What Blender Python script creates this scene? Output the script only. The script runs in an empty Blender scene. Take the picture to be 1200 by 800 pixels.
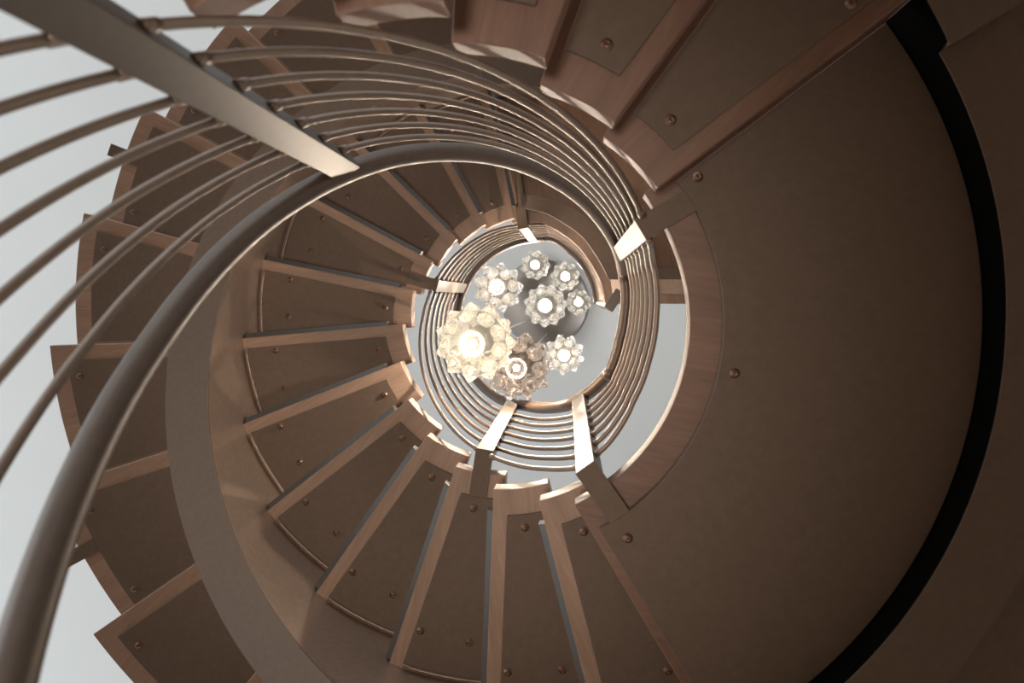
import bpy, bmesh, math, random
from mathutils import Vector, Matrix
random.seed(7)
PI = math.pi
R = math.radians
scene = bpy.context.scene
COL = scene.collection

# ---------------------------------------------------------------- stair data
RISE = 0.17
DT = 16.563                    # tread angle, degrees
TH0 = 59.037                   # back edge of the lower landing
THA = -37.034                  # back edge of the last tread below it
ZL = 1.743                     # underside of the lower landing
RIN, ROUT = 0.414, 1.689       # tread ends
PIN, PMID = 0.477, 0.970       # soffit plate, well side
PMO, POUT = 1.135, 1.622       # soffit plate, outer side
BI, BO = 0.983, 1.117          # spine beam
WOOD = 0.062
PL = 0.010
ZU = ZL + 13 * RISE            # upper landing underside
THU = TH0 + 12 * DT            # start of the upper landing (257.8)


def zup(t): return ZL + (t - TH0) / DT * RISE
def zlo(t): return ZL - RISE + (t - THA) / DT * RISE


def pol(r, t, z=None):
    a = R(t)
    return (r * math.cos(a), r * math.sin(a)) if z is None else Vector((r * math.cos(a), r * math.sin(a), z))


def lerp_table(tab, x):
    if x <= tab[0][0]: return tab[0][1]
    for (a, b), (c, d) in zip(tab, tab[1:]):
        if x <= c:
            k = (x - a) / (c - a)
            return b + (d - b) * k
    return tab[-1][1]


# ---------------------------------------------------------------- materials
def mat(name):
    m = bpy.data.materials.new(name)
    m.use_nodes = True
    nt = m.node_tree
    return m, nt, nt.nodes['Principled BSDF']


def steel(name, col, rough=0.42, metal=0.35, bump=0.02, scale=60, spec=.5):
    m, nt, b = mat(name)
    tc = nt.nodes.new('ShaderNodeTexCoord')
    n = nt.nodes.new('ShaderNodeTexNoise'); n.inputs['Scale'].default_value = scale; n.inputs['Detail'].default_value = 4
    r = nt.nodes.new('ShaderNodeValToRGB')
    r.color_ramp.elements[0].position = .3; r.color_ramp.elements[1].position = .7
    r.color_ramp.elements[0].color = (*[c * .93 for c in col], 1)
    r.color_ramp.elements[1].color = (*[c * 1.07 for c in col], 1)
    nt.links.new(tc.outputs['Object'], n.inputs['Vector'])
    nt.links.new(n.outputs['Fac'], r.inputs['Fac'])
    nt.links.new(r.outputs['Color'], b.inputs['Base Color'])
    b.inputs['Metallic'].default_value = metal
    b.inputs['Specular IOR Level'].default_value = spec
    b.inputs['Roughness'].default_value = rough
    bp = nt.nodes.new('ShaderNodeBump'); bp.inputs['Strength'].default_value = bump; bp.inputs['Distance'].default_value = .002
    nt.links.new(n.outputs['Fac'], bp.inputs['Height'])
    nt.links.new(bp.outputs['Normal'], b.inputs['Normal'])
    return m


def oak(name, c0, c1):
    """fine oak: grain runs along the tread (object X = radial)"""
    m, nt, b = mat(name)
    tc = nt.nodes.new('ShaderNodeTexCoord')
    mp = nt.nodes.new('ShaderNodeMapping'); mp.inputs['Scale'].default_value = (6, 70, 40)
    n = nt.nodes.new('ShaderNodeTexNoise'); n.inputs['Scale'].default_value = 1.6; n.inputs['Detail'].default_value = 6
    n.inputs['Roughness'].default_value = .6; n.inputs['Distortion'].default_value = .6
    mp2 = nt.nodes.new('ShaderNodeMapping'); mp2.inputs['Scale'].default_value = (1.2, 9, 6)
    n2 = nt.nodes.new('ShaderNodeTexNoise'); n2.inputs['Scale'].default_value = 1.5; n2.inputs['Detail'].default_value = 2
    mx = nt.nodes.new('ShaderNodeMath'); mx.operation = 'ADD'
    ms = nt.nodes.new('ShaderNodeMath'); ms.operation = 'MULTIPLY'; ms.inputs[1].default_value = .5
    r = nt.nodes.new('ShaderNodeValToRGB')
    r.color_ramp.elements[0].position = .35; r.color_ramp.elements[1].position = .66
    r.color_ramp.elements[0].color = (*c0, 1); r.color_ramp.elements[1].color = (*c1, 1)
    L = nt.links.new
    L(tc.outputs['Object'], mp.inputs['Vector']); L(mp.outputs['Vector'], n.inputs['Vector'])
    L(tc.outputs['Object'], mp2.inputs['Vector']); L(mp2.outputs['Vector'], n2.inputs['Vector'])
    L(n.outputs['Fac'], mx.inputs[0]); L(n2.outputs['Fac'], mx.inputs[1])
    L(mx.outputs[0], ms.inputs[0]); L(ms.outputs[0], r.inputs['Fac'])
    L(r.outputs['Color'], b.inputs['Base Color'])
    b.inputs['Roughness'].default_value = .5
    return m


def plain(name, col, rough=.6, metal=0.0):
    m, nt, b = mat(name)
    b.inputs['Base Color'].default_value = (*col, 1)
    b.inputs['Roughness'].default_value = rough
    b.inputs['Metallic'].default_value = metal
    return m


M_PLATE = steel('brown_painted_steel', (.138, .096, .071), .62, .05, spec=.25)
M_BEAM = steel('brown_satin_steel', (.40, .295, .23), .32, .7)
M_RAIL = steel('bronze_steel', (.20, .142, .106), .42, .5, .01)
M_POST = steel('satin_post_steel', (.090, .066, .050), .44, .2, .01)
M_HAND = steel('dark_bronze_steel', (.095, .063, .045), .42, .3, .01, 60, .35)
M_BOLT = steel('copper_bolt_steel', (.16, .09, .06), .35, .8, .01)
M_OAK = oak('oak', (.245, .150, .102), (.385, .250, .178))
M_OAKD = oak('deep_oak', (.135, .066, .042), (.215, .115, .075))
M_TRIM = steel('grey_steel', (.075, .066, .060), .5, .1, .01, 60, .35)
M_GAP = plain('groove_shade_black', (.004, .0035, .003), 1.0)  # near-black colour stands in for the shade inside the groove
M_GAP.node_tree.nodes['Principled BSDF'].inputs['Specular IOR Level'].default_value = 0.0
M_CANOPY = plain('mirror_steel', (.20, .205, .21), .28, .9)
M_CORD = plain('cord_steel', (.55, .56, .56), .3, .6)


def plaster(name, col, stripes=False):
    m, nt, b = mat(name)
    tc = nt.nodes.new('ShaderNodeTexCoord')
    n = nt.nodes.new('ShaderNodeTexNoise'); n.inputs['Scale'].default_value = 1.5; n.inputs['Detail'].default_value = 3
    r = nt.nodes.new('ShaderNodeValToRGB')
    r.color_ramp.elements[0].color = (*[c * .97 for c in col], 1)
    r.color_ramp.elements[1].color = (*[min(1, c * 1.02) for c in col], 1)
    nt.links.new(tc.outputs['Object'], n.inputs['Vector'])
    nt.links.new(n.outputs['Fac'], r.inputs['Fac'])
    nt.links.new(r.outputs['Color'], b.inputs['Base Color'])
    b.inputs['Roughness'].default_value = .85
    return m


M_CEIL = plaster('ceiling_paint', (.79, .82, .83))
M_WALL = plaster('wall_paint', (.72, .72, .70))
M_FLOOR = plaster('floor_wood', (.26, .17, .11))


def glass(name, col, milk, body, glow):
    """blown glass: refractive, with a little scattering in the body"""
    m, nt, b = mat(name)
    b.inputs['Base Color'].default_value = (*col, 1)
    b.inputs['Transmission Weight'].default_value = 1.0
    b.inputs['Roughness'].default_value = .03
    b.inputs['IOR'].default_value = 1.45
    tc = nt.nodes.new('ShaderNodeTexCoord'); nz = nt.nodes.new('ShaderNodeTexNoise')
    nz.inputs['Scale'].default_value = 45; nz.inputs['Detail'].default_value = 1
    bp = nt.nodes.new('ShaderNodeBump'); bp.inputs['Strength'].default_value = .5; bp.inputs['Distance'].default_value = .006
    nt.links.new(tc.outputs['Object'], nz.inputs['Vector']); nt.links.new(nz.outputs['Fac'], bp.inputs['Height'])
    nt.links.new(bp.outputs['Normal'], b.inputs['Normal'])
    b.inputs['Emission Color'].default_value = (1, .88, .68, 1)      # the lit lamp's glass glows faintly
    b.inputs['Emission Strength'].default_value = glow
    d = nt.nodes.new('ShaderNodeBsdfTranslucent'); d.inputs['Color'].default_value = (*body, 1)
    f = nt.nodes.new('ShaderNodeBsdfDiffuse'); f.inputs['Color'].default_value = (*body, 1)
    a = nt.nodes.new('ShaderNodeMixShader'); a.inputs[0].default_value = .5
    c = nt.nodes.new('ShaderNodeMixShader'); c.inputs[0].default_value = milk
    L = nt.links.new
    L(d.outputs[0], a.inputs[1]); L(f.outputs[0], a.inputs[2])
    L(b.outputs[0], c.inputs[1]); L(a.outputs[0], c.inputs[2])
    L(c.outputs[0], nt.nodes['Material Output'].inputs['Surface'])
    return m


M_GCLEAR = glass('clear_glass', (.97, .93, .88), .045, (.9, .85, .78), .07)
M_GAMBER = glass('champagne_glass', (.98, .88, .74), .06, (.95, .82, .62), .17)
M_GSMOKE = glass('smoked_glass', (.76, .62, .53), .03, (.5, .36, .28), .03)


def emit(name, col, s):
    m, nt, b = mat(name)
    b.inputs['Base Color'].default_value = (.8, .8, .8, 1)
    b.inputs['Emission Color'].default_value = (*col, 1)
    b.inputs['Emission Strength'].default_value = s
    return m


M_BULB = emit('bulb_glow', (1, .90, .76), 10)


# ---------------------------------------------------------------- object helpers
def tag(o, label=None, cat=None, group=None, kind=None):
    if label: o['label'] = label
    if cat: o['category'] = cat
    if group: o['group'] = group
    if kind: o['kind'] = kind
    return o


def empty(name, loc=(0, 0, 0), rz=0.0):
    o = bpy.data.objects.new(name, None)
    o.empty_display_size = .1
    o.location = loc; o.rotation_euler = (0, 0, rz)
    COL.objects.link(o)
    return o


def obj(name, bm, m, parent=None, smooth=False, frame=None):
    """link bm as one mesh object; vertices are in world space, 'frame' is the
    parent's world matrix (or the object's own when it is top-level)"""
    if frame is not None:
        bm.transform(frame.inverted())
    bmesh.ops.recalc_face_normals(bm, faces=bm.faces)
    me = bpy.data.meshes.new(name)
    bm.to_mesh(me); bm.free()
    me.materials.append(m)
    if smooth:
        for p in me.polygons: p.use_smooth = True
    o = bpy.data.objects.new(name, me)
    COL.objects.link(o)
    if parent is not None:
        o.parent = parent
    elif frame is not None:
        o.matrix_world = frame
    return o


def bevel(o, w, seg=2, ang=40):
    md = o.modifiers.new('bevel', 'BEVEL')
    md.width = w; md.segments = seg; md.limit_method = 'ANGLE'; md.angle_limit = R(ang)
    return o


def frame_at(t, z, r=0.0):
    """frame with X radial outward at angle t"""
    p = pol(r, t, z)
    return Matrix.Translation(p) @ Matrix.Rotation(R(t), 4, 'Z')


def prism(bm, pts, z0, z1):
    lo = [bm.verts.new((x, y, z0)) for x, y in pts]
    hi = [bm.verts.new((x, y, z1)) for x, y in pts]
    n = len(pts)
    bm.faces.new(lo[::-1]); bm.faces.new(hi)
    for i in range(n):
        j = (i + 1) % n
        bm.faces.new((lo[i], lo[j], hi[j], hi[i]))
    return bm


def arc(r, t0, t1, n=14):
    return [pol(r, t0 + (t1 - t0) * i / n) for i in range(n + 1)]


def off(r, t, d):
    """point at radius r whose distance from the ray t is d (counted backwards)"""
    return pol(r, t - math.degrees(math.asin(max(-1, min(1, d / r)))))


def offa(r, t, d):
    return t - math.degrees(math.asin(max(-1, min(1, d / r))))


def sector_pts(r0, r1, t0, t1, d0=0.0, d1=0.0, n=14, skew=0.0):
    """annular sector; straight sides set d0 in front of ray t0 / d1 behind ray t1"""
    dl = lambda r: skew * max(0, (r - BO) / (ROUT - BO))
    a = arc(r0, offa(r0, t0, d0 - dl(r0)), offa(r0, t1, d1 - dl(r0)), n)
    b = arc(r1, offa(r1, t0, d0 - dl(r1)), offa(r1, t1, d1 - dl(r1)), n)
    if skew and r0 < BO:                      # the edge turns slightly over the beam
        return a + [off(BO, t1, d1)] + b[::-1] + [off(BO, t0, d0)]
    return a + b[::-1]


def tube(bm, pts, rad, n=10, cap=True, up=Vector((0, 0, 1))):
    rings = []
    for i, p in enumerate(pts):
        p = Vector(p)
        a = Vector(pts[max(i - 1, 0)]); b = Vector(pts[min(i + 1, len(pts) - 1)])
        d = (b - a).normalized()
        s = d.cross(up)
        if s.length < 1e-4: s = d.cross(Vector((1, 0, 0)))
        s.normalize(); u = s.cross(d).normalized()
        rr = rad[i] if isinstance(rad, (list, tuple)) else rad
        rings.append([bm.verts.new(p + s * rr * math.cos(2 * PI * k / n) + u * rr * math.sin(2 * PI * k / n)) for k in range(n)])
    for A, B in zip(rings, rings[1:]):
        for k in range(n):
            bm.faces.new((A[k], A[(k + 1) % n], B[(k + 1) % n], B[k]))
    if cap:
        bm.faces.new(rings[0][::-1]); bm.faces.new(rings[-1])
    return bm


def lathe(bm, prof, n=24, c=(0, 0, 0)):
    """prof: (r, z) pairs, closed with poles where r==0"""
    rings = []
    for r, z in prof:
        if r < 1e-6: rings.append([bm.verts.new((c[0], c[1], c[2] + z))])
        else: rings.append([bm.verts.new((c[0] + r * math.cos(2 * PI * k / n), c[1] + r * math.sin(2 * PI * k / n), c[2] + z)) for k in range(n)])
    for A, B in zip(rings, rings[1:]):
        for k in range(n):
            j = (k + 1) % n
            if len(A) == 1 and len(B) == 1: continue
            if len(A) == 1: bm.faces.new((A[0], B[k], B[j]))
            elif len(B) == 1: bm.faces.new((A[k], A[j], B[0]))
            else: bm.faces.new((A[k], A[j], B[j], B[k]))
    return bm


def hexbox(bm, c8):
    v = [bm.verts.new(p) for p in c8]
    for f in ((0, 3, 2, 1), (4, 5, 6, 7), (0, 1, 5, 4), (1, 2, 6, 5), (2, 3, 7, 6), (3, 0, 4, 7)):
        bm.faces.new([v[i] for i in f])
    return bm


# ---------------------------------------------------------------- treads and landings
def add_bolt(plate, fr, r, t, z):
    bm = bmesh.new()
    p = pol(r, t)
    # washer and domed hexagon-socket head, hanging under the plate
    prof = [(0, -.0065), (.0022, -.0065), (.0026, -.0085), (.0055, -.0078), (.0082, -.0052), (.0092, -.0016), (.0105, -.0012), (.0105, .0), (0, 0)]
    lathe(bm, prof, 14, (p[0], p[1], z))
    return obj('bolt', bm, M_BOLT, plate, True, fr)


SK = lambda i, lower: .034 if (not lower and i <= 8) else 0.0


def make_tread(i, label, lower=False):
    if lower:
        t1 = THA + (i + 1) * DT; z = ZL + i * RISE
    else:
        t1 = TH0 + i * DT; z = ZL + i * RISE
    t0 = t1 - DT
    fr = frame_at((t0 + t1) / 2, z)
    root = empty('stair_tread'); root.matrix_world = fr
    tag(root, label, 'stair tread', 'oak treads of the lower flight' if lower else 'oak treads of the upper flight')
    bm = prism(bmesh.new(), sector_pts(RIN, ROUT, t0, t1, .016, 0, 14, SK(i, lower)), z, z + WOOD)
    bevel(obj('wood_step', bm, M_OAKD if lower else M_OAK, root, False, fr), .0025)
    if lower: return finish_tread(root, i, lower, t0, t1, z, fr)
    # grey steel edge behind the step, slanting down towards it
    bm = bmesh.new()
    A = [Vector((*off(r, t1, d), h)) for r in (.470, PMID + .006) for d, h in ((-.0005, z + .004), (-.015, z + .018), (-.015, z + .050), (-.0005, z + .050))]
    hexbox(bm, [A[0], A[4], A[5], A[1], A[3], A[7], A[6], A[2]])
    obj('back_edge', bm, M_TRIM, root, False, fr)
    return finish_tread(root, i, lower, t0, t1, z, fr)


def finish_tread(root, i, lower, t0, t1, z, fr):
    # well-side plate
    bm = prism(bmesh.new(), sector_pts(PIN, PMID, t0, t1, -.004, .036), z - PL, z)
    pl = bevel(obj('soffit_plate', bm, M_PLATE, root, False, fr), .0015)
    b = bmesh.new()
    a0, a1 = offa(PMID, t0, -.006), offa(PMID, t1, .038)
    tube(b, [pol(PMID + .001, a0 + (a1 - a0) * k / 12, z - PL - .001) for k in range(13)], .0055, 8)
    obj('edge_bead', b, M_RAIL, pl, True, fr)
    add_bolt(pl, fr, .508, t1 - 9.2, z - PL)
    add_bolt(pl, fr, .866, t1 - 3.5, z - PL)
    add_bolt(pl, fr, .868, t1 - 12.4, z - PL)
    # outer plate
    bm = prism(bmesh.new(), sector_pts(PMO, POUT, t0, t1, -.004, .050, 14, SK(i, lower)), z - PL, z)
    po = bevel(obj('soffit_plate', bm, M_PLATE, root, False, fr), .0015)
    add_bolt(po, fr, 1.585, t1 - 3.0, z - PL)
    add_bolt(po, fr, 1.590, t1 - 13.9, z - PL)
    if not lower and i in (6, 9):
        # stub that carries the outer balustrade
        bm = bmesh.new()
        tc = 151.5 if i == 6 else 201.2
        c = math.cos(R(tc)); s = math.sin(R(tc))
        q = lambda r, w, h: Vector((r * c - w * s, r * s + w * c, h))
        hexbox(bm, [q(1.6225, -.024, z - PL), q(1.752, -.024, z - PL), q(1.752, .024, z - PL), q(1.6225, .024, z - PL),
                    q(1.6225, -.024, z), q(1.752, -.024, z), q(1.752, .024, z), q(1.6225, .024, z)])
        bevel(obj('post_bracket', bm, M_PLATE, root, False, fr), .0015)
    return root


ordinal = ['', 'first', 'second', 'third', 'fourth', 'fifth', 'sixth', 'seventh', 'eighth', 'ninth', 'tenth', 'eleventh', 'twelfth']
for i in range(1, 13):
    if i == 12:
        lab = 'oak tread just below the upper landing, last of the upper flight'
    elif i == 1:
        lab = 'oak tread right beside the wide lower landing, first of the upper flight'
    elif i == 3:
        lab = 'third oak tread above the lower landing, with a baluster post across its end'
    elif i == 9:
        lab = 'ninth oak tread above the lower landing, with a baluster post at its well end'
    else:
        lab = '%s oak tread above the lower landing, brown steel plate bolted underneath' % ordinal[i]
    make_tread(i, lab)
for k in range(1, 6):
    lab = 'near oak tread just below the wide landing, its long back edge beside the landing' if k == 1 else \
        '%s oak tread down from the wide landing, close overhead at the top' % ordinal[k]
    make_tread(-k, lab, True)

def beam_bot(t):
    if t <= -37.2: return zlo(t) - .275
    if t <= -30.7: return ZL - .135 + (t + 30.7) * .0035
    if t <= 78.0: return ZL - .076 - .0004 * max(0, -t)
    if t >= THU: return max(ZU - .085 - .18 * max(0, 1 - (t - THU) / 16.0), zup(THU) - .26)
    return zup(t) - .272 + .02 * max(0, min(1, (t - 130) / 50))


# lower landing -------------------------------------------------------------
tm = (THA + TH0) / 2
fr = frame_at(tm, ZL)
LS = .016
land = empty('stair_landing'); land.matrix_world = fr
tag(land, 'wide curved landing filling the right side, smooth brown soffit with a dark groove', 'stair landing')
bm = prism(bmesh.new(), sector_pts(RIN, ROUT, THA, TH0, .016, -.034, 60), ZL + LS, ZL + WOOD + LS)
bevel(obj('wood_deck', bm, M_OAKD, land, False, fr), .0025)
bm = prism(bmesh.new(), sector_pts(PIN, PMID, THA, TH0, -.004, -.013, 60), ZL - PL, ZL + LS)
pl = bevel(obj('soffit_plate', bm, M_PLATE, land, False, fr), .0015)
for r, t in ((.513, -34.5), (.508, 10.9), (.520, 56.0)):
    add_bolt(pl, fr, r, t, ZL - PL)
bm = prism(bmesh.new(), sector_pts(PMO, POUT, THA, TH0, -.004, -.005, 60), ZL - PL, ZL + LS)
bevel(obj('soffit_plate', bm, M_PLATE, land, False, fr), .0015)

bm = bmesh.new()  # strip that paints the groove's shade between plate and beam
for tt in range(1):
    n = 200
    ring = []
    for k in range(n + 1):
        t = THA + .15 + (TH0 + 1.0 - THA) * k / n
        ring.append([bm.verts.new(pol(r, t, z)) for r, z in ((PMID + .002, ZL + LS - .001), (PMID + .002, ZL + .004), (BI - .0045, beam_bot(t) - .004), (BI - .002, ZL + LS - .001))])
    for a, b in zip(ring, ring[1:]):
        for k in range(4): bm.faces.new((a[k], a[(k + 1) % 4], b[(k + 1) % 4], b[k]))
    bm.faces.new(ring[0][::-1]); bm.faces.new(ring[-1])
tag(obj('groove_shade', bm, M_GAP, land, False, fr), 'black strip standing in for the shade in the curved groove')

# upper landing ---------------------------------------------------------------
UP_PLATE = [(-102.2, .477), (-95, .463), (-84, .443), (-72.9, .416), (-59.7, .397), (-46, .3735), (-34.9, .3626), (-14.9, .356), (-4, .360), (0, .362)]
UP_WOOD = [(-102.2, .414), (-95, .408), (-83.5, .397), (-70.8, .372), (-59.3, .354), (-44, .333), (-31, .3255), (-4, .315), (0, .315)]
UP_SLOT = [(-96, .528), (-92.8, .523), (-75.9, .502), (-63, .483), (-54.8, .480), (-40, .472), (-20, .470)]
t_start = THU - 360
YE = -.030                                   # straight end of the upper landing


def up_edge(tab, t_from, t_to, n, d=0.0):
    out = []
    for k in range(n + 1):
        t = t_from + (t_to - t_from) * k / n
        out.append(pol(lerp_table(tab, t) + d, t))
    return out


fr = frame_at(t_start, ZU)
ul = empty('stair_landing'); ul.matrix_world = fr
tag(ul, 'small upper landing hooking around the pendant lamps, with a dark recessed slot', 'stair landing')
inner = up_edge(UP_WOOD, t_start, -6, 40)
ex = inner[-1][0]
outer = arc(ROUT, t_start, -1.02, 40)
bm = prism(bmesh.new(), inner + [(ex, YE)] + outer[::-1], ZU + .09, ZU + .09 + WOOD)
bevel(obj('wood_deck', bm, M_OAK, ul, False, fr), .0025)
# back strip of oak that meets the last tread
bm = prism(bmesh.new(), [off(RIN, t_start, .022), off(PMID, t_start, .022), off(PMID, t_start, -.019), off(RIN, t_start, -.019)], ZU, ZU + .09)
obj('front_nosing', bm, M_OAK, ul, False, fr)
# welded soffit frame round the slot
YP = -.140
def clip_y(pts, y):
    return [p for p in pts if p[1] <= y]
e_in = clip_y(up_edge(UP_PLATE, t_start + 2, -6, 60), YP)
e_sl = clip_y(up_edge(UP_SLOT, -96, -14, 60), YP - .05)
x_in, x_sl = e_in[-1][0], e_sl[-1][0]
# slot outline: its left side runs outwards, parallel to the back edge
left_out = (e_sl[0][0] - .075, -.955)
right_out = (.86, YP - .06)
bm = bmesh.new()
zf0, zf1 = ZU - PL, ZU + .09
def ring_prism(bm, A, B, z0, z1):
    n = min(len(A), len(B))
    ra = lambda P: [P[round(i * (len(P) - 1) / (n - 1))] for i in range(n)]
    A, B = ra(A), ra(B)
    V = [[bm.verts.new((x, y, z)) for x, y in P] for P in (A, B) for z in (z0, z1)]
    a0, a1, b0, b1 = V
    for i in range(n - 1):
        for f in ((a0[i], a0[i+1], b0[i+1], b0[i]), (a1[i], b1[i], b1[i+1], a1[i+1]),
                  (a0[i], a1[i], a1[i+1], a0[i+1]), (b0[i], b0[i+1], b1[i+1], b1[i])):
            bm.faces.new(f)
    bm.faces.new((a0[0], b0[0], b1[0], a1[0])); bm.faces.new((a0[-1], a1[-1], b1[-1], b0[-1]))
n = 40
def resample(P, n):
    L = [0]
    for a, b in zip(P, P[1:]): L.append(L[-1] + math.dist(a, b))
    out = []
    for k in range(n):
        s = L[-1] * k / (n - 1)
        j = max(i for i in range(len(L)) if L[i] <= s + 1e-9)
        j = min(j, len(P) - 2)
        f = (s - L[j]) / max(1e-9, L[j+1] - L[j])
        out.append((P[j][0] + (P[j+1][0] - P[j][0]) * f, P[j][1] + (P[j+1][1] - P[j][1]) * f))
    return out
ring_prism(bm, resample(e_in + [(x_in + .005, YP)], n), resample(e_sl + [(x_sl + .002, YP - .05)], n), zf0, zf1)
sf = obj('soffit_frame', bm, M_PLATE, ul, False, fr)
bm = bmesh.new()
p_in = off(PIN, t_start, -.020); p_out = off(PMID, t_start, -.020)
prism(bm, [p_in, p_out, left_out, e_sl[0], e_in[0]], zf0, zf1)
obj('soffit_frame', bm, M_PLATE, ul, False, fr)
bm = bmesh.new()
prism(bm, [(x_in + .005, YP - .0005), (x_sl + .002, YP - .0505), (right_out[0], YP - .0505), (right_out[0] + .08, YP - .0005)], zf0, zf1)
obj('soffit_frame', bm, M_PLATE, ul, False, fr)
bm = bmesh.new()
prism(bm, [(x_in + .01, YP), (.95, YP), (.95, YP + .066), (x_in + .02, YP + .066)], zf0 + .004, zf1)
tag(obj('end_plate', bm, M_BEAM, ul, False, fr), 'paler steel strip along the straight end')
bm = bmesh.new()
prism(bm, [(x_in + .02, YP + .068), (1.2, YP + .068), (1.2, YE), (x_in + .02, YE)], zf0 + .016, zf1)
obj('end_nosing', bm, M_OAK, ul, False, fr)
# outer soffit plate
bm = prism(bmesh.new(), sector_pts(PMO, POUT, t_start, -6, -.004, .0, 50), ZU - PL, ZU + .09)
obj('soffit_plate', bm, M_PLATE, ul, False, fr)

# ---------------------------------------------------------------- spine beam
def beam_top(t, side):
    # stepped under the treads
    if t < THA - 1e-6 or (abs(t - THA) < 1e-6 and side < 0):
        k = math.ceil((THA - t) / DT - 1e-6) if side < 0 else math.floor((THA - t) / DT + 1e-6) + 1
        k = max(1, k)
        k = math.floor((THA - t) / DT + (1e-6 if side < 0 else -1e-6)) + 1 if True else k
        return ZL - k * RISE
    if t < TH0 - 1e-6 or (abs(t - TH0) < 1e-6 and side < 0): return ZL
    if t >= THU - 1e-6 and not (abs(t - THU) < 1e-6 and side < 0): return ZU + .09
    k = math.floor((t - TH0) / DT + (1e-6 if side > 0 else -1e-6)) + 1
    return ZL + k * RISE


stations = set()
tb = THA - 6 * DT
while tb < 351.9:
    stations.add(round(tb, 3)); tb += 2.3
for k in range(0, 7): stations.add(round(THA - k * DT, 3))
for k in range(0, 13): stations.add(round(TH0 + k * DT, 3))
stations |= {-30.70, -30.69, -37.2, -37.19, 78.0}
st = sorted(stations)
secs = []                                     # (t, bottom, top)
breaks = {round(THA - k * DT, 3) for k in range(0, 7)} | {round(TH0 + k * DT, 3) for k in range(0, 13)}
for s in st:
    if s in breaks and s != st[0]:
        secs.append((s, beam_bot(s), beam_top(s, -1)))
        if s != st[-1]: secs.append((s + .02, beam_bot(s + .02), beam_top(s + .02, 1)))
    else:
        secs.append((s, beam_bot(s), beam_top(s, 1)))
def strip_solid(corner):
    bm = bmesh.new(); prev = None
    for s_, b_, tp_ in secs:
        q = [bm.verts.new(pol(r, s_, z)) for r, z in corner(b_, tp_)]
        if prev:
            for k in range(4): bm.faces.new((prev[k], prev[(k + 1) % 4], q[(k + 1) % 4], q[k]))
        else: bm.faces.new(q[::-1])
        prev = q
    bm.faces.new(prev)
    bmesh.ops.recalc_face_normals(bm, faces=bm.faces)
    for e in bm.edges:
        e.smooth = not (len(e.link_faces) == 2 and e.calc_face_angle(0) > R(25))
    return bm


fr = frame_at(120, 2.0, 1.05)
beam = empty('spine_beam'); beam.matrix_world = fr
tag(beam, 'curved brown steel spine beam winding under the middle of the treads', 'stair beam')
TW = .012
obj('side_plate', strip_solid(lambda b, t: ((BI, b + .003), (BI + TW, b + .003), (BI + TW, t), (BI, t))), M_BEAM, beam, True, fr)
obj('side_plate', strip_solid(lambda b, t: ((BO - TW, b + .003), (BO, b + .003), (BO, t), (BO - TW, t))), M_BEAM, beam, True, fr)
obj('bottom_plate', strip_solid(lambda b, t: ((BI - .003, b - .007), (BO + .003, b - .007), (BO + .003, b + .003), (BI - .003, b + .003))), M_PLATE, beam, True, fr)

# ---------------------------------------------------------------- railing
RB = [(-235, .370), (-150, .378), (-100, .384), (-50, .380), (-31, .374), (-17, .364), (-2.5, .353), (12.5, .347), (28.7, .347), (46.5, .362),
      (58, .364), (71, .358), (90, .358), (112, .361), (133, .359), (159, .360), (178.6, .361), (196, .369), (240, .385), (262, .388), (275, .395), (296, .372), (322, .337), (345, .317), (357, .317)]
RT = [(-235, .362), (-180, .360), (-154, .371), (-120, .380), (-84, .380), (-54, .376), (-34, .369), (-13, .351), (0, .338), (14, .333), (30, .341), (33, .345),
      (45, .342), (54, .339), (69, .337), (90, .337), (108, .352), (150, .363), (196, .378), (240, .386), (262, .389), (275, .402), (296, .354), (322, .320), (345, .302), (357, .301)]
RAIL_D = .041


def walk(t):
    """height of the pitch line"""
    if t < THA + DT: return zlo(t)
    if t < TH0: return ZL
    if t < THU + DT: return zup(t)
    return ZU


def rail_z(t):
    if t < THA + DT: return zlo(t) + .985
    if t < 32: return ZL + .975
    if t < 62: return max(ZL + .975, ZL + 1.10 + (t - 62) * .0022) if t > 33.5 else ZL + .975 + (t - 32) / 1.5 * .0623
    if t < 185: return zup(t) + (1.07 if t < 92 else 1.07 - .035 * (t - 92) / 93)
    if t < THU + DT * .5: return zup(t) + 1.035 - .03 * (t - 185) / 81
    return ZU + .955


def bar_frac(t, k):
    lift = .045 * max(0, min(1, (-60 - t) / 40))
    return .107 + lift + (.121 - lift * .12) * k


def bar_z(t, k):
    lo = walk(t); hi = rail_z(t)
    if t >= THA + DT and t < TH0: hi = ZL + .985
    if TH0 <= t < 185: hi = zup(t) + 1.0
    return lo + (hi - lo) * (bar_frac(t, k))


def rail_pt(t, k=None):
    if k is None: return pol(lerp_table(RT, t), t, rail_z(t))
    f = bar_frac(t, k)
    r = lerp_table(RB, t) * (1 - f) + lerp_table(RT, t) * f
    return pol(r + .004, t, bar_z(t, k))


POSTS = {'P1': -129.7, 'P2': -31.0, 'P3': 54.8, 'P4': 98.9, 'P5': 196.3, 'P6': 261.0}


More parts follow.
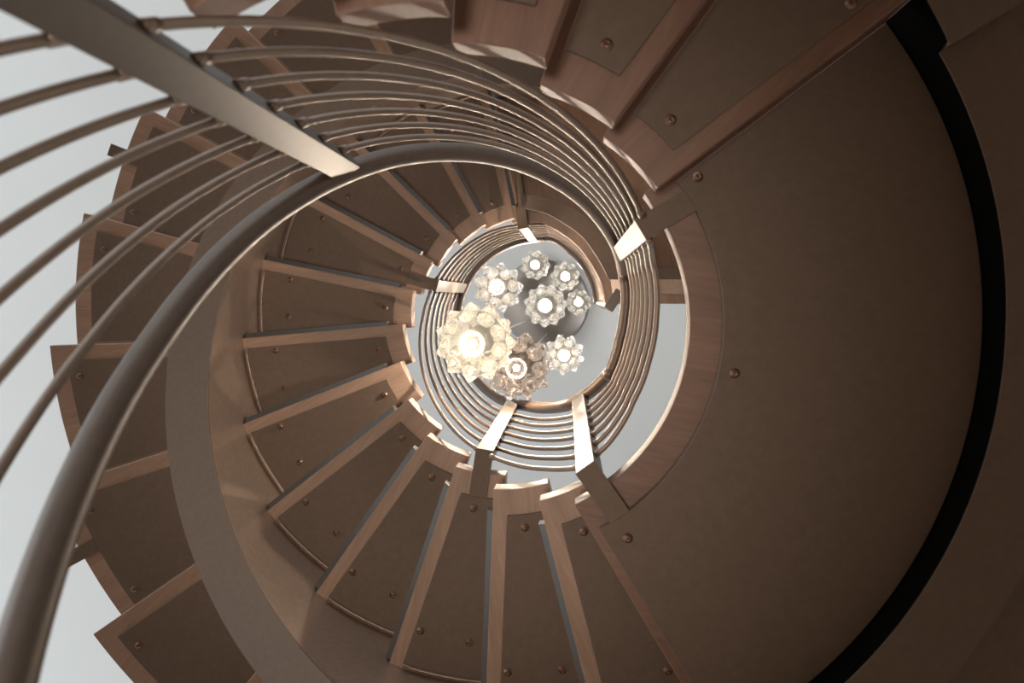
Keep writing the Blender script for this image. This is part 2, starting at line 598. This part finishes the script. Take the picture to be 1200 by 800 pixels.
def make_post(root, fr, t, zb, arm_to=.4765, top=None):
    """flat bar post: horizontal foot under the tread, then bent upwards"""
    w = .0230; dp = .034
    ztop = rail_z(t) - RAIL_D * .35 if top is None else top
    r0, r1 = lerp_table(RB, t) - .010, lerp_table(RT, t) - .012
    c, s = math.cos(R(t)), math.sin(R(t))
    q = lambda r, u, z: Vector((r * c - u * s, r * s + u * c, z))
    bm = bmesh.new()
    m0 = r0 * .45 + r1 * .55; zm = zb + (ztop - zb) * .62
    prof = [(r0, zb - PL), (m0, zm), (r1, ztop), (r1 + dp, ztop), (m0 + dp, zm), (r0 + dp, zb - PL)]
    A = [bm.verts.new(q(r, -w, z)) for r, z in prof]; B = [bm.verts.new(q(r, w, z)) for r, z in prof]
    n = len(prof)
    for i in range(n):
        j = (i + 1) % n
        bm.faces.new((A[i], A[j], B[j], B[i]))
    for V in (A, B):
        bm.faces.new((V[0], V[1], V[4], V[5])); bm.faces.new((V[1], V[2], V[3], V[4]))
    p = bevel(obj('post', bm, M_POST, root, False, fr), .0018)
    bm = bmesh.new()
    ra, rb, za, zc = r0 - .0004, arm_to, zb - PL - .0006, zb - .0006
    hexbox(bm, [q(ra, -w - .0004, za), q(rb, -w - .0004, za), q(rb, w + .0004, za), q(ra, w + .0004, za),
                q(ra, -w - .0004, zc), q(rb, -w - .0004, zc), q(rb, w + .0004, zc), q(ra, w + .0004, zc)])
    obj('post_foot', bm, M_PLATE, p, False, fr)
    return p


def add_sockets(post, fr, t, sides):
    for k in range(7):
        for sd in sides:
            a = rail_pt(t + sd * 3.4, k); b = rail_pt(t + sd * 4.9, k)
            bm = tube(bmesh.new(), [a, b], .0078, 10)
            obj('bar_socket', bm, M_RAIL, post, True, fr)


def bay(root, fr, ta, tb):
    for k in range(7):
        n = max(6, int((tb - ta) / 2))
        bm = tube(bmesh.new(), [rail_pt(ta + (tb - ta) * i / n, k) for i in range(n + 1)], .0062, 8)
        obj('rail_bar', bm, M_RAIL, root, True, fr)


def handrail(root, fr, ts):
    bm = tube(bmesh.new(), [rail_pt(t) for t in ts], RAIL_D / 2, 20)
    return obj('handrail', bm, M_HAND, root, True, fr)


def frange(a, b, s):
    n = max(1, int(round((b - a) / s)))
    return [a + (b - a) * i / n for i in range(n + 1)]


# lower flight + landing rail
fr = frame_at(POSTS['P2'], ZL)
lr = empty('stair_railing'); lr.matrix_world = fr
tag(lr, 'near bronze railing with seven thin bars sweeping round the lower flight and landing', 'railing')
handrail(lr, fr, frange(-236, 31.5, 2.2))
p = make_post(lr, fr, POSTS['P1'], zlo(POSTS['P1']) - .06); add_sockets(p, fr, POSTS['P1'], (-1, 1))
p = make_post(lr, fr, POSTS['P2'], ZL); add_sockets(p, fr, POSTS['P2'], (-1, 1))
bay(lr, fr, -236, POSTS['P1'] - 3.6)
bay(lr, fr, POSTS['P1'] + 3.6, POSTS['P2'] - 3.6)
bay(lr, fr, POSTS['P2'] + 3.6, POSTS['P3'] - 3.6)

# upper flight rail
fr = frame_at(POSTS['P3'], ZL)
ur = empty('stair_railing'); ur.matrix_world = fr
tag(ur, 'far bronze railing curling round the pendant lamps up to the upper landing', 'railing')
T7 = 355.0
handrail(ur, fr, frange(31.9, 36, .5) + frange(38, T7, 2.2))
for nme, zb in (('P3', ZL), ('P4', ZL + 3 * RISE), ('P5', ZL + 9 * RISE), ('P6', ZU)):
    t = POSTS[nme]
    p = make_post(ur, fr, t, zb); add_sockets(p, fr, t, (-1, 1))
bay(ur, fr, POSTS['P3'] + 3.8, POSTS['P4'] - 3.8)
bay(ur, fr, POSTS['P4'] + 3.8, POSTS['P5'] - 3.8)
bay(ur, fr, POSTS['P5'] + 3.8, POSTS['P6'] - 3.8)
bay(ur, fr, POSTS['P6'] + 3.8, T7 - 2.0)
# end post: foot runs out from the landing corner
bm = bmesh.new()
a = Vector((.372, -.072, 0)); e = Vector((.328, -.004, 0)); d = (e - a).normalized(); s = Vector((-d.y, d.x, 0))
w = .023
zt = rail_z(350)
V = []
for P, z in ((a - d * .02, ZU - PL), (e, ZU - PL), (Vector((.309, -.012, 0)), zt), (Vector((.309, -.012, 0)) - d * .020, zt), (e - d * .02, ZU + PL), (a - d * .02, ZU + PL)):
    V.append((P, z))
A = [bm.verts.new((P.x + s.x * w, P.y + s.y * w, z)) for P, z in V]
B = [bm.verts.new((P.x - s.x * w, P.y - s.y * w, z)) for P, z in V]
for i in range(6):
    j = (i + 1) % 6
    bm.faces.new((A[i], A[j], B[j], B[i]))
for W in (A, B):
    bm.faces.new((W[0], W[1], W[4], W[5])); bm.faces.new((W[1], W[2], W[3], W[4]))
bevel(obj('post', bm, M_POST, ur, False, fr), .002)

# ---------------------------------------------------------------- chandelier
ZC = 6.2
CX, CY = -.045, -.026
bm = lathe(bmesh.new(), [(0, -.05), (.305, -.05), (.318, -.042), (.318, 0), (0, 0)], 64)
fr = Matrix.Translation((CX, CY, ZC))
o = bpy.data.objects.new('ceiling_canopy', None)
bm.transform(Matrix.Identity(4))
cn = obj('ceiling_canopy', bm, M_CANOPY, None, False)
cn.location = (CX, CY, ZC)
tag(cn, 'round grey mirror-steel canopy disc on the pale ceiling behind the lamps', 'ceiling canopy')


def shade_mesh(Rr, lobes, spike, seed, rows=(-36, -4, 28, 58)):
    """solid blown-glass body covered in rows of pointed studs, cup at the bottom for the bulb"""
    rnd = random.Random(seed)
    studs = []
    for ri, el in enumerate(rows):
        n = max(5, int(lobes * math.cos(R(el)) + .5))
        for k in range(n):
            a = 2 * PI * (k + .5 * (ri % 2)) / n + seed
            studs.append(Vector((math.cos(R(el)) * math.cos(a), math.cos(R(el)) * math.sin(a), math.sin(R(el)))))
    wd = PI / lobes * 1.02
    bm = bmesh.new()
    NU, NV = 84, 46
    rings = []
    for j in range(1, NV):
        el = -PI / 2 + PI * j / NV
        ring = []
        for i in range(NU):
            a = 2 * PI * i / NU
            dv = Vector((math.cos(el) * math.cos(a), math.cos(el) * math.sin(a), math.sin(el)))
            h = 0
            for sdir in studs:
                ang = math.acos(max(-1, min(1, dv.dot(sdir))))
                if ang < wd: h = max(h, (1 - ang / wd) ** 1.25)
            rr = Rr * ((1 - spike) + spike * h)
            q = dv * rr
            pol_ang = el + PI / 2
            if pol_ang < .32:                    # cup: push the bottom inwards
                k = (1 - pol_ang / .32)
                q.z += Rr * .62 * min(1, k * 1.8)
            ring.append(bm.verts.new(q))
        rings.append(ring)
    bot = bm.verts.new((0, 0, -Rr * (1 - spike) + Rr * .62)); top = bm.verts.new((0, 0, Rr * (1 - spike)))
    for A, B in zip(rings, rings[1:]):
        for i in range(NU):
            j = (i + 1) % NU
            bm.faces.new((A[i], A[j], B[j], B[i]))
    for i in range(NU):
        j = (i + 1) % NU
        bm.faces.new((bot, rings[0][j], rings[0][i])); bm.faces.new((top, rings[-1][i], rings[-1][j]))
    return bm


def pendant(x, y, z, Rr, m, lobes, spike, seed, label, power):
    root = empty('pendant_lamp', (x, y, z))
    tag(root, label, 'pendant lamp', 'glass pendant lamps of the chandelier')
    bm = shade_mesh(Rr, lobes, spike, seed)
    obj('glass_shade', bm, m, root, True)
    bm = lathe(bmesh.new(), [(0, -.016), (.007, -.014), (.011, -.008), (.0125, 0), (.011, .008), (.007, .013), (0, .015)], 20, (0, 0, -Rr * .52))
    obj('bulb', bm, M_BULB, root, True)
    zt = Rr * (1 - spike)
    bm = lathe(bmesh.new(), [(0, zt - .004), (.020, zt - .004), (.022, zt + .006), (.018, zt + .045), (.006, zt + .055), (0, zt + .055)], 20)
    obj('lamp_cap', bm, M_CANOPY, root, True)
    bm = tube(bmesh.new(), [(0, 0, zt + .052), (0, 0, ZC - .052 - z)], .0028, 8)
    obj('cord', bm, M_CORD, root, True)
    return root


PEND = [  # x, y, z, R, glass, lobes, spike, seed, label
    (-.141, .089, 2.78, .136, M_GAMBER, 11, .20, .3, 'largest pendant lamp, champagne glass shade glowing gold, lowest of the cluster'),
    (-.027, .193, 3.12, .134, M_GSMOKE, 10, .24, .9, 'smoked glass pendant lamp with brown studs, beside the large gold one'),
    (-.164, -.103, 3.85, .118, M_GCLEAR, 9, .26, 1.7, 'tinted studded pendant lamp directly behind the large gold one, by the dark posts'),
    (.023, -.018, 4.5, .118, M_GCLEAR, 11, .18, .2, 'round ribbed pendant lamp in the centre of the cluster, over the grey canopy'),
    (.125, .218, 4.2, .106, M_GCLEAR, 9, .30, .6, 'spiky clear pendant lamp nearest the two front posts, apart from the others'),
    (-.058, -.252, 5.1, .090, M_GCLEAR, 9, .16, 1.1, 'small clear pendant lamp farthest towards the top of the cluster'),
    (.115, -.188, 5.25, .092, M_GCLEAR, 9, .18, .8, 'small clear pendant lamp between two others, close to the curved upper railing'),
    (.195, -.034, 5.3, .082, M_GCLEAR, 9, .16, 1.4, 'smallest clear pendant lamp, at the right edge by the end post'),
]
for q in PEND: pendant(*q, 1.0)

# ---------------------------------------------------------------- room
X0, X1, Y0, Y1, ZF = -10.0, 9.0, -9.0, 9.0, -2.4


def box(name, a, b, m, kind='structure'):
    bm = bmesh.new()
    hexbox(bm, [(a[0], a[1], a[2]), (b[0], a[1], a[2]), (b[0], b[1], a[2]), (a[0], b[1], a[2]),
                (a[0], a[1], b[2]), (b[0], a[1], b[2]), (b[0], b[1], b[2]), (a[0], b[1], b[2])])
    o = obj(name, bm, m, None, False)
    o['kind'] = kind
    return o


box('floor', (X0, Y0, ZF - .1), (X1, Y1, ZF), M_FLOOR)
box('ceiling', (X0, Y0, ZC), (X1, Y1, ZC + .15), M_CEIL)
box('wall_right', (X1, Y0, ZF), (X1 + .15, Y1, ZC), M_WALL)
box('wall_front', (X0, Y1, ZF), (X1, Y1 + .15, ZC), M_WALL)
box('wall_back', (X0, Y0 - .15, ZF), (X1, Y0, ZC), M_WALL)
box('wall_left', (X0 - .15, Y0, ZF), (X0, Y1, ZC), M_WALL)

# ---------------------------------------------------------------- light
wd = bpy.data.worlds.new('World'); scene.world = wd
wd.use_nodes = True
bg = wd.node_tree.nodes['Background']
bg.inputs['Color'].default_value = (.80, .90, 1.0, 1)
bg.inputs['Strength'].default_value = .6


def area(name, loc, rot, sx, sy, power, col):
    l = bpy.data.lights.new(name, 'AREA'); l.shape = 'RECTANGLE'; l.size = sx; l.size_y = sy
    l.energy = power; l.color = col
    o = bpy.data.objects.new(name, l); o.location = loc; o.rotation_euler = rot
    COL.objects.link(o); return o


DAY = (.88, .95, 1.0)
area('side_area_light', (X0 + .1, 0, 2.9), (0, -PI / 2, 0), 5.4, 16, 720, DAY)
area('side_area_light', (0, Y0 + .1, 3.7), (PI / 2, 0, 0), 16, 4.0, 360, DAY)  # added area light, no window built here; evens out the ceiling
area('side_area_light', (0, Y1 - .1, 3.7), (-PI / 2, 0, 0), 16, 4.0, 330, DAY)  # added opposite the back one, also to even the ceiling; no window
area('side_area_light', (X1 - .1, 0, 3.7), (0, PI / 2, 0), 4.0, 16, 60, (1.0, .86, .72))  # added weak warm fill from the right, no window behind it
sp = bpy.data.lights.new('added_uplight', 'SPOT')  # added spot, out of view below the well, to brighten the tread undersides
sp.energy = 345; sp.color = (1, .91, .81); sp.spot_size = R(34); sp.spot_blend = 1.0; sp.shadow_soft_size = .30
so = bpy.data.objects.new('added_uplight', sp); so.location = (-.28, .05, ZF + .05)
so.rotation_euler = (PI, 0, 0); COL.objects.link(so)
for k, (x, y, z, Rr, *_r) in enumerate(PEND):
    l = bpy.data.lights.new('pendant_glow', 'POINT'); l.energy = (11, 10, 9, 9, 8, 6, 6, 5)[k]; l.color = (1, .84, .66)
    l.shadow_soft_size = .010
    o = bpy.data.objects.new('pendant_glow', l); o.location = (x, y, z - Rr * .90)
    COL.objects.link(o)

# ---------------------------------------------------------------- camera
F = 1010.704; ax, ay = R(2.793), R(-4.313)
ca, sa, cb, sb = math.cos(ax), math.sin(ax), math.cos(ay), math.sin(ay)
Ry = Matrix(((cb, 0, -sb), (0, 1, 0), (sb, 0, cb)))
Rx = Matrix(((1, 0, 0), (0, ca, -sa), (0, sa, ca)))
Mr = Rx @ Ry
rx, ry, rz = Mr[0], Mr[1], Mr[2]
cam = bpy.data.cameras.new('Camera')
co = bpy.data.objects.new('Camera', cam)
COL.objects.link(co)
mw = Matrix(((rx[0], -ry[0], -rz[0], .187), (rx[1], -ry[1], -rz[1], -.05), (rx[2], -ry[2], -rz[2], 0), (0, 0, 0, 1)))
co.matrix_world = mw
cam.sensor_width = 36; cam.lens = F / 1200 * 36
cam.clip_start = .02
cam.dof.use_dof = True
cam.dof.focus_distance = 2.7
cam.dof.aperture_fstop = 4.5
scene.camera = co
vs = scene.view_settings
vs.view_transform = 'Standard'; vs.look = 'None'; vs.gamma = 1; vs.use_curve_mapping = False
vs.exposure = 0.0
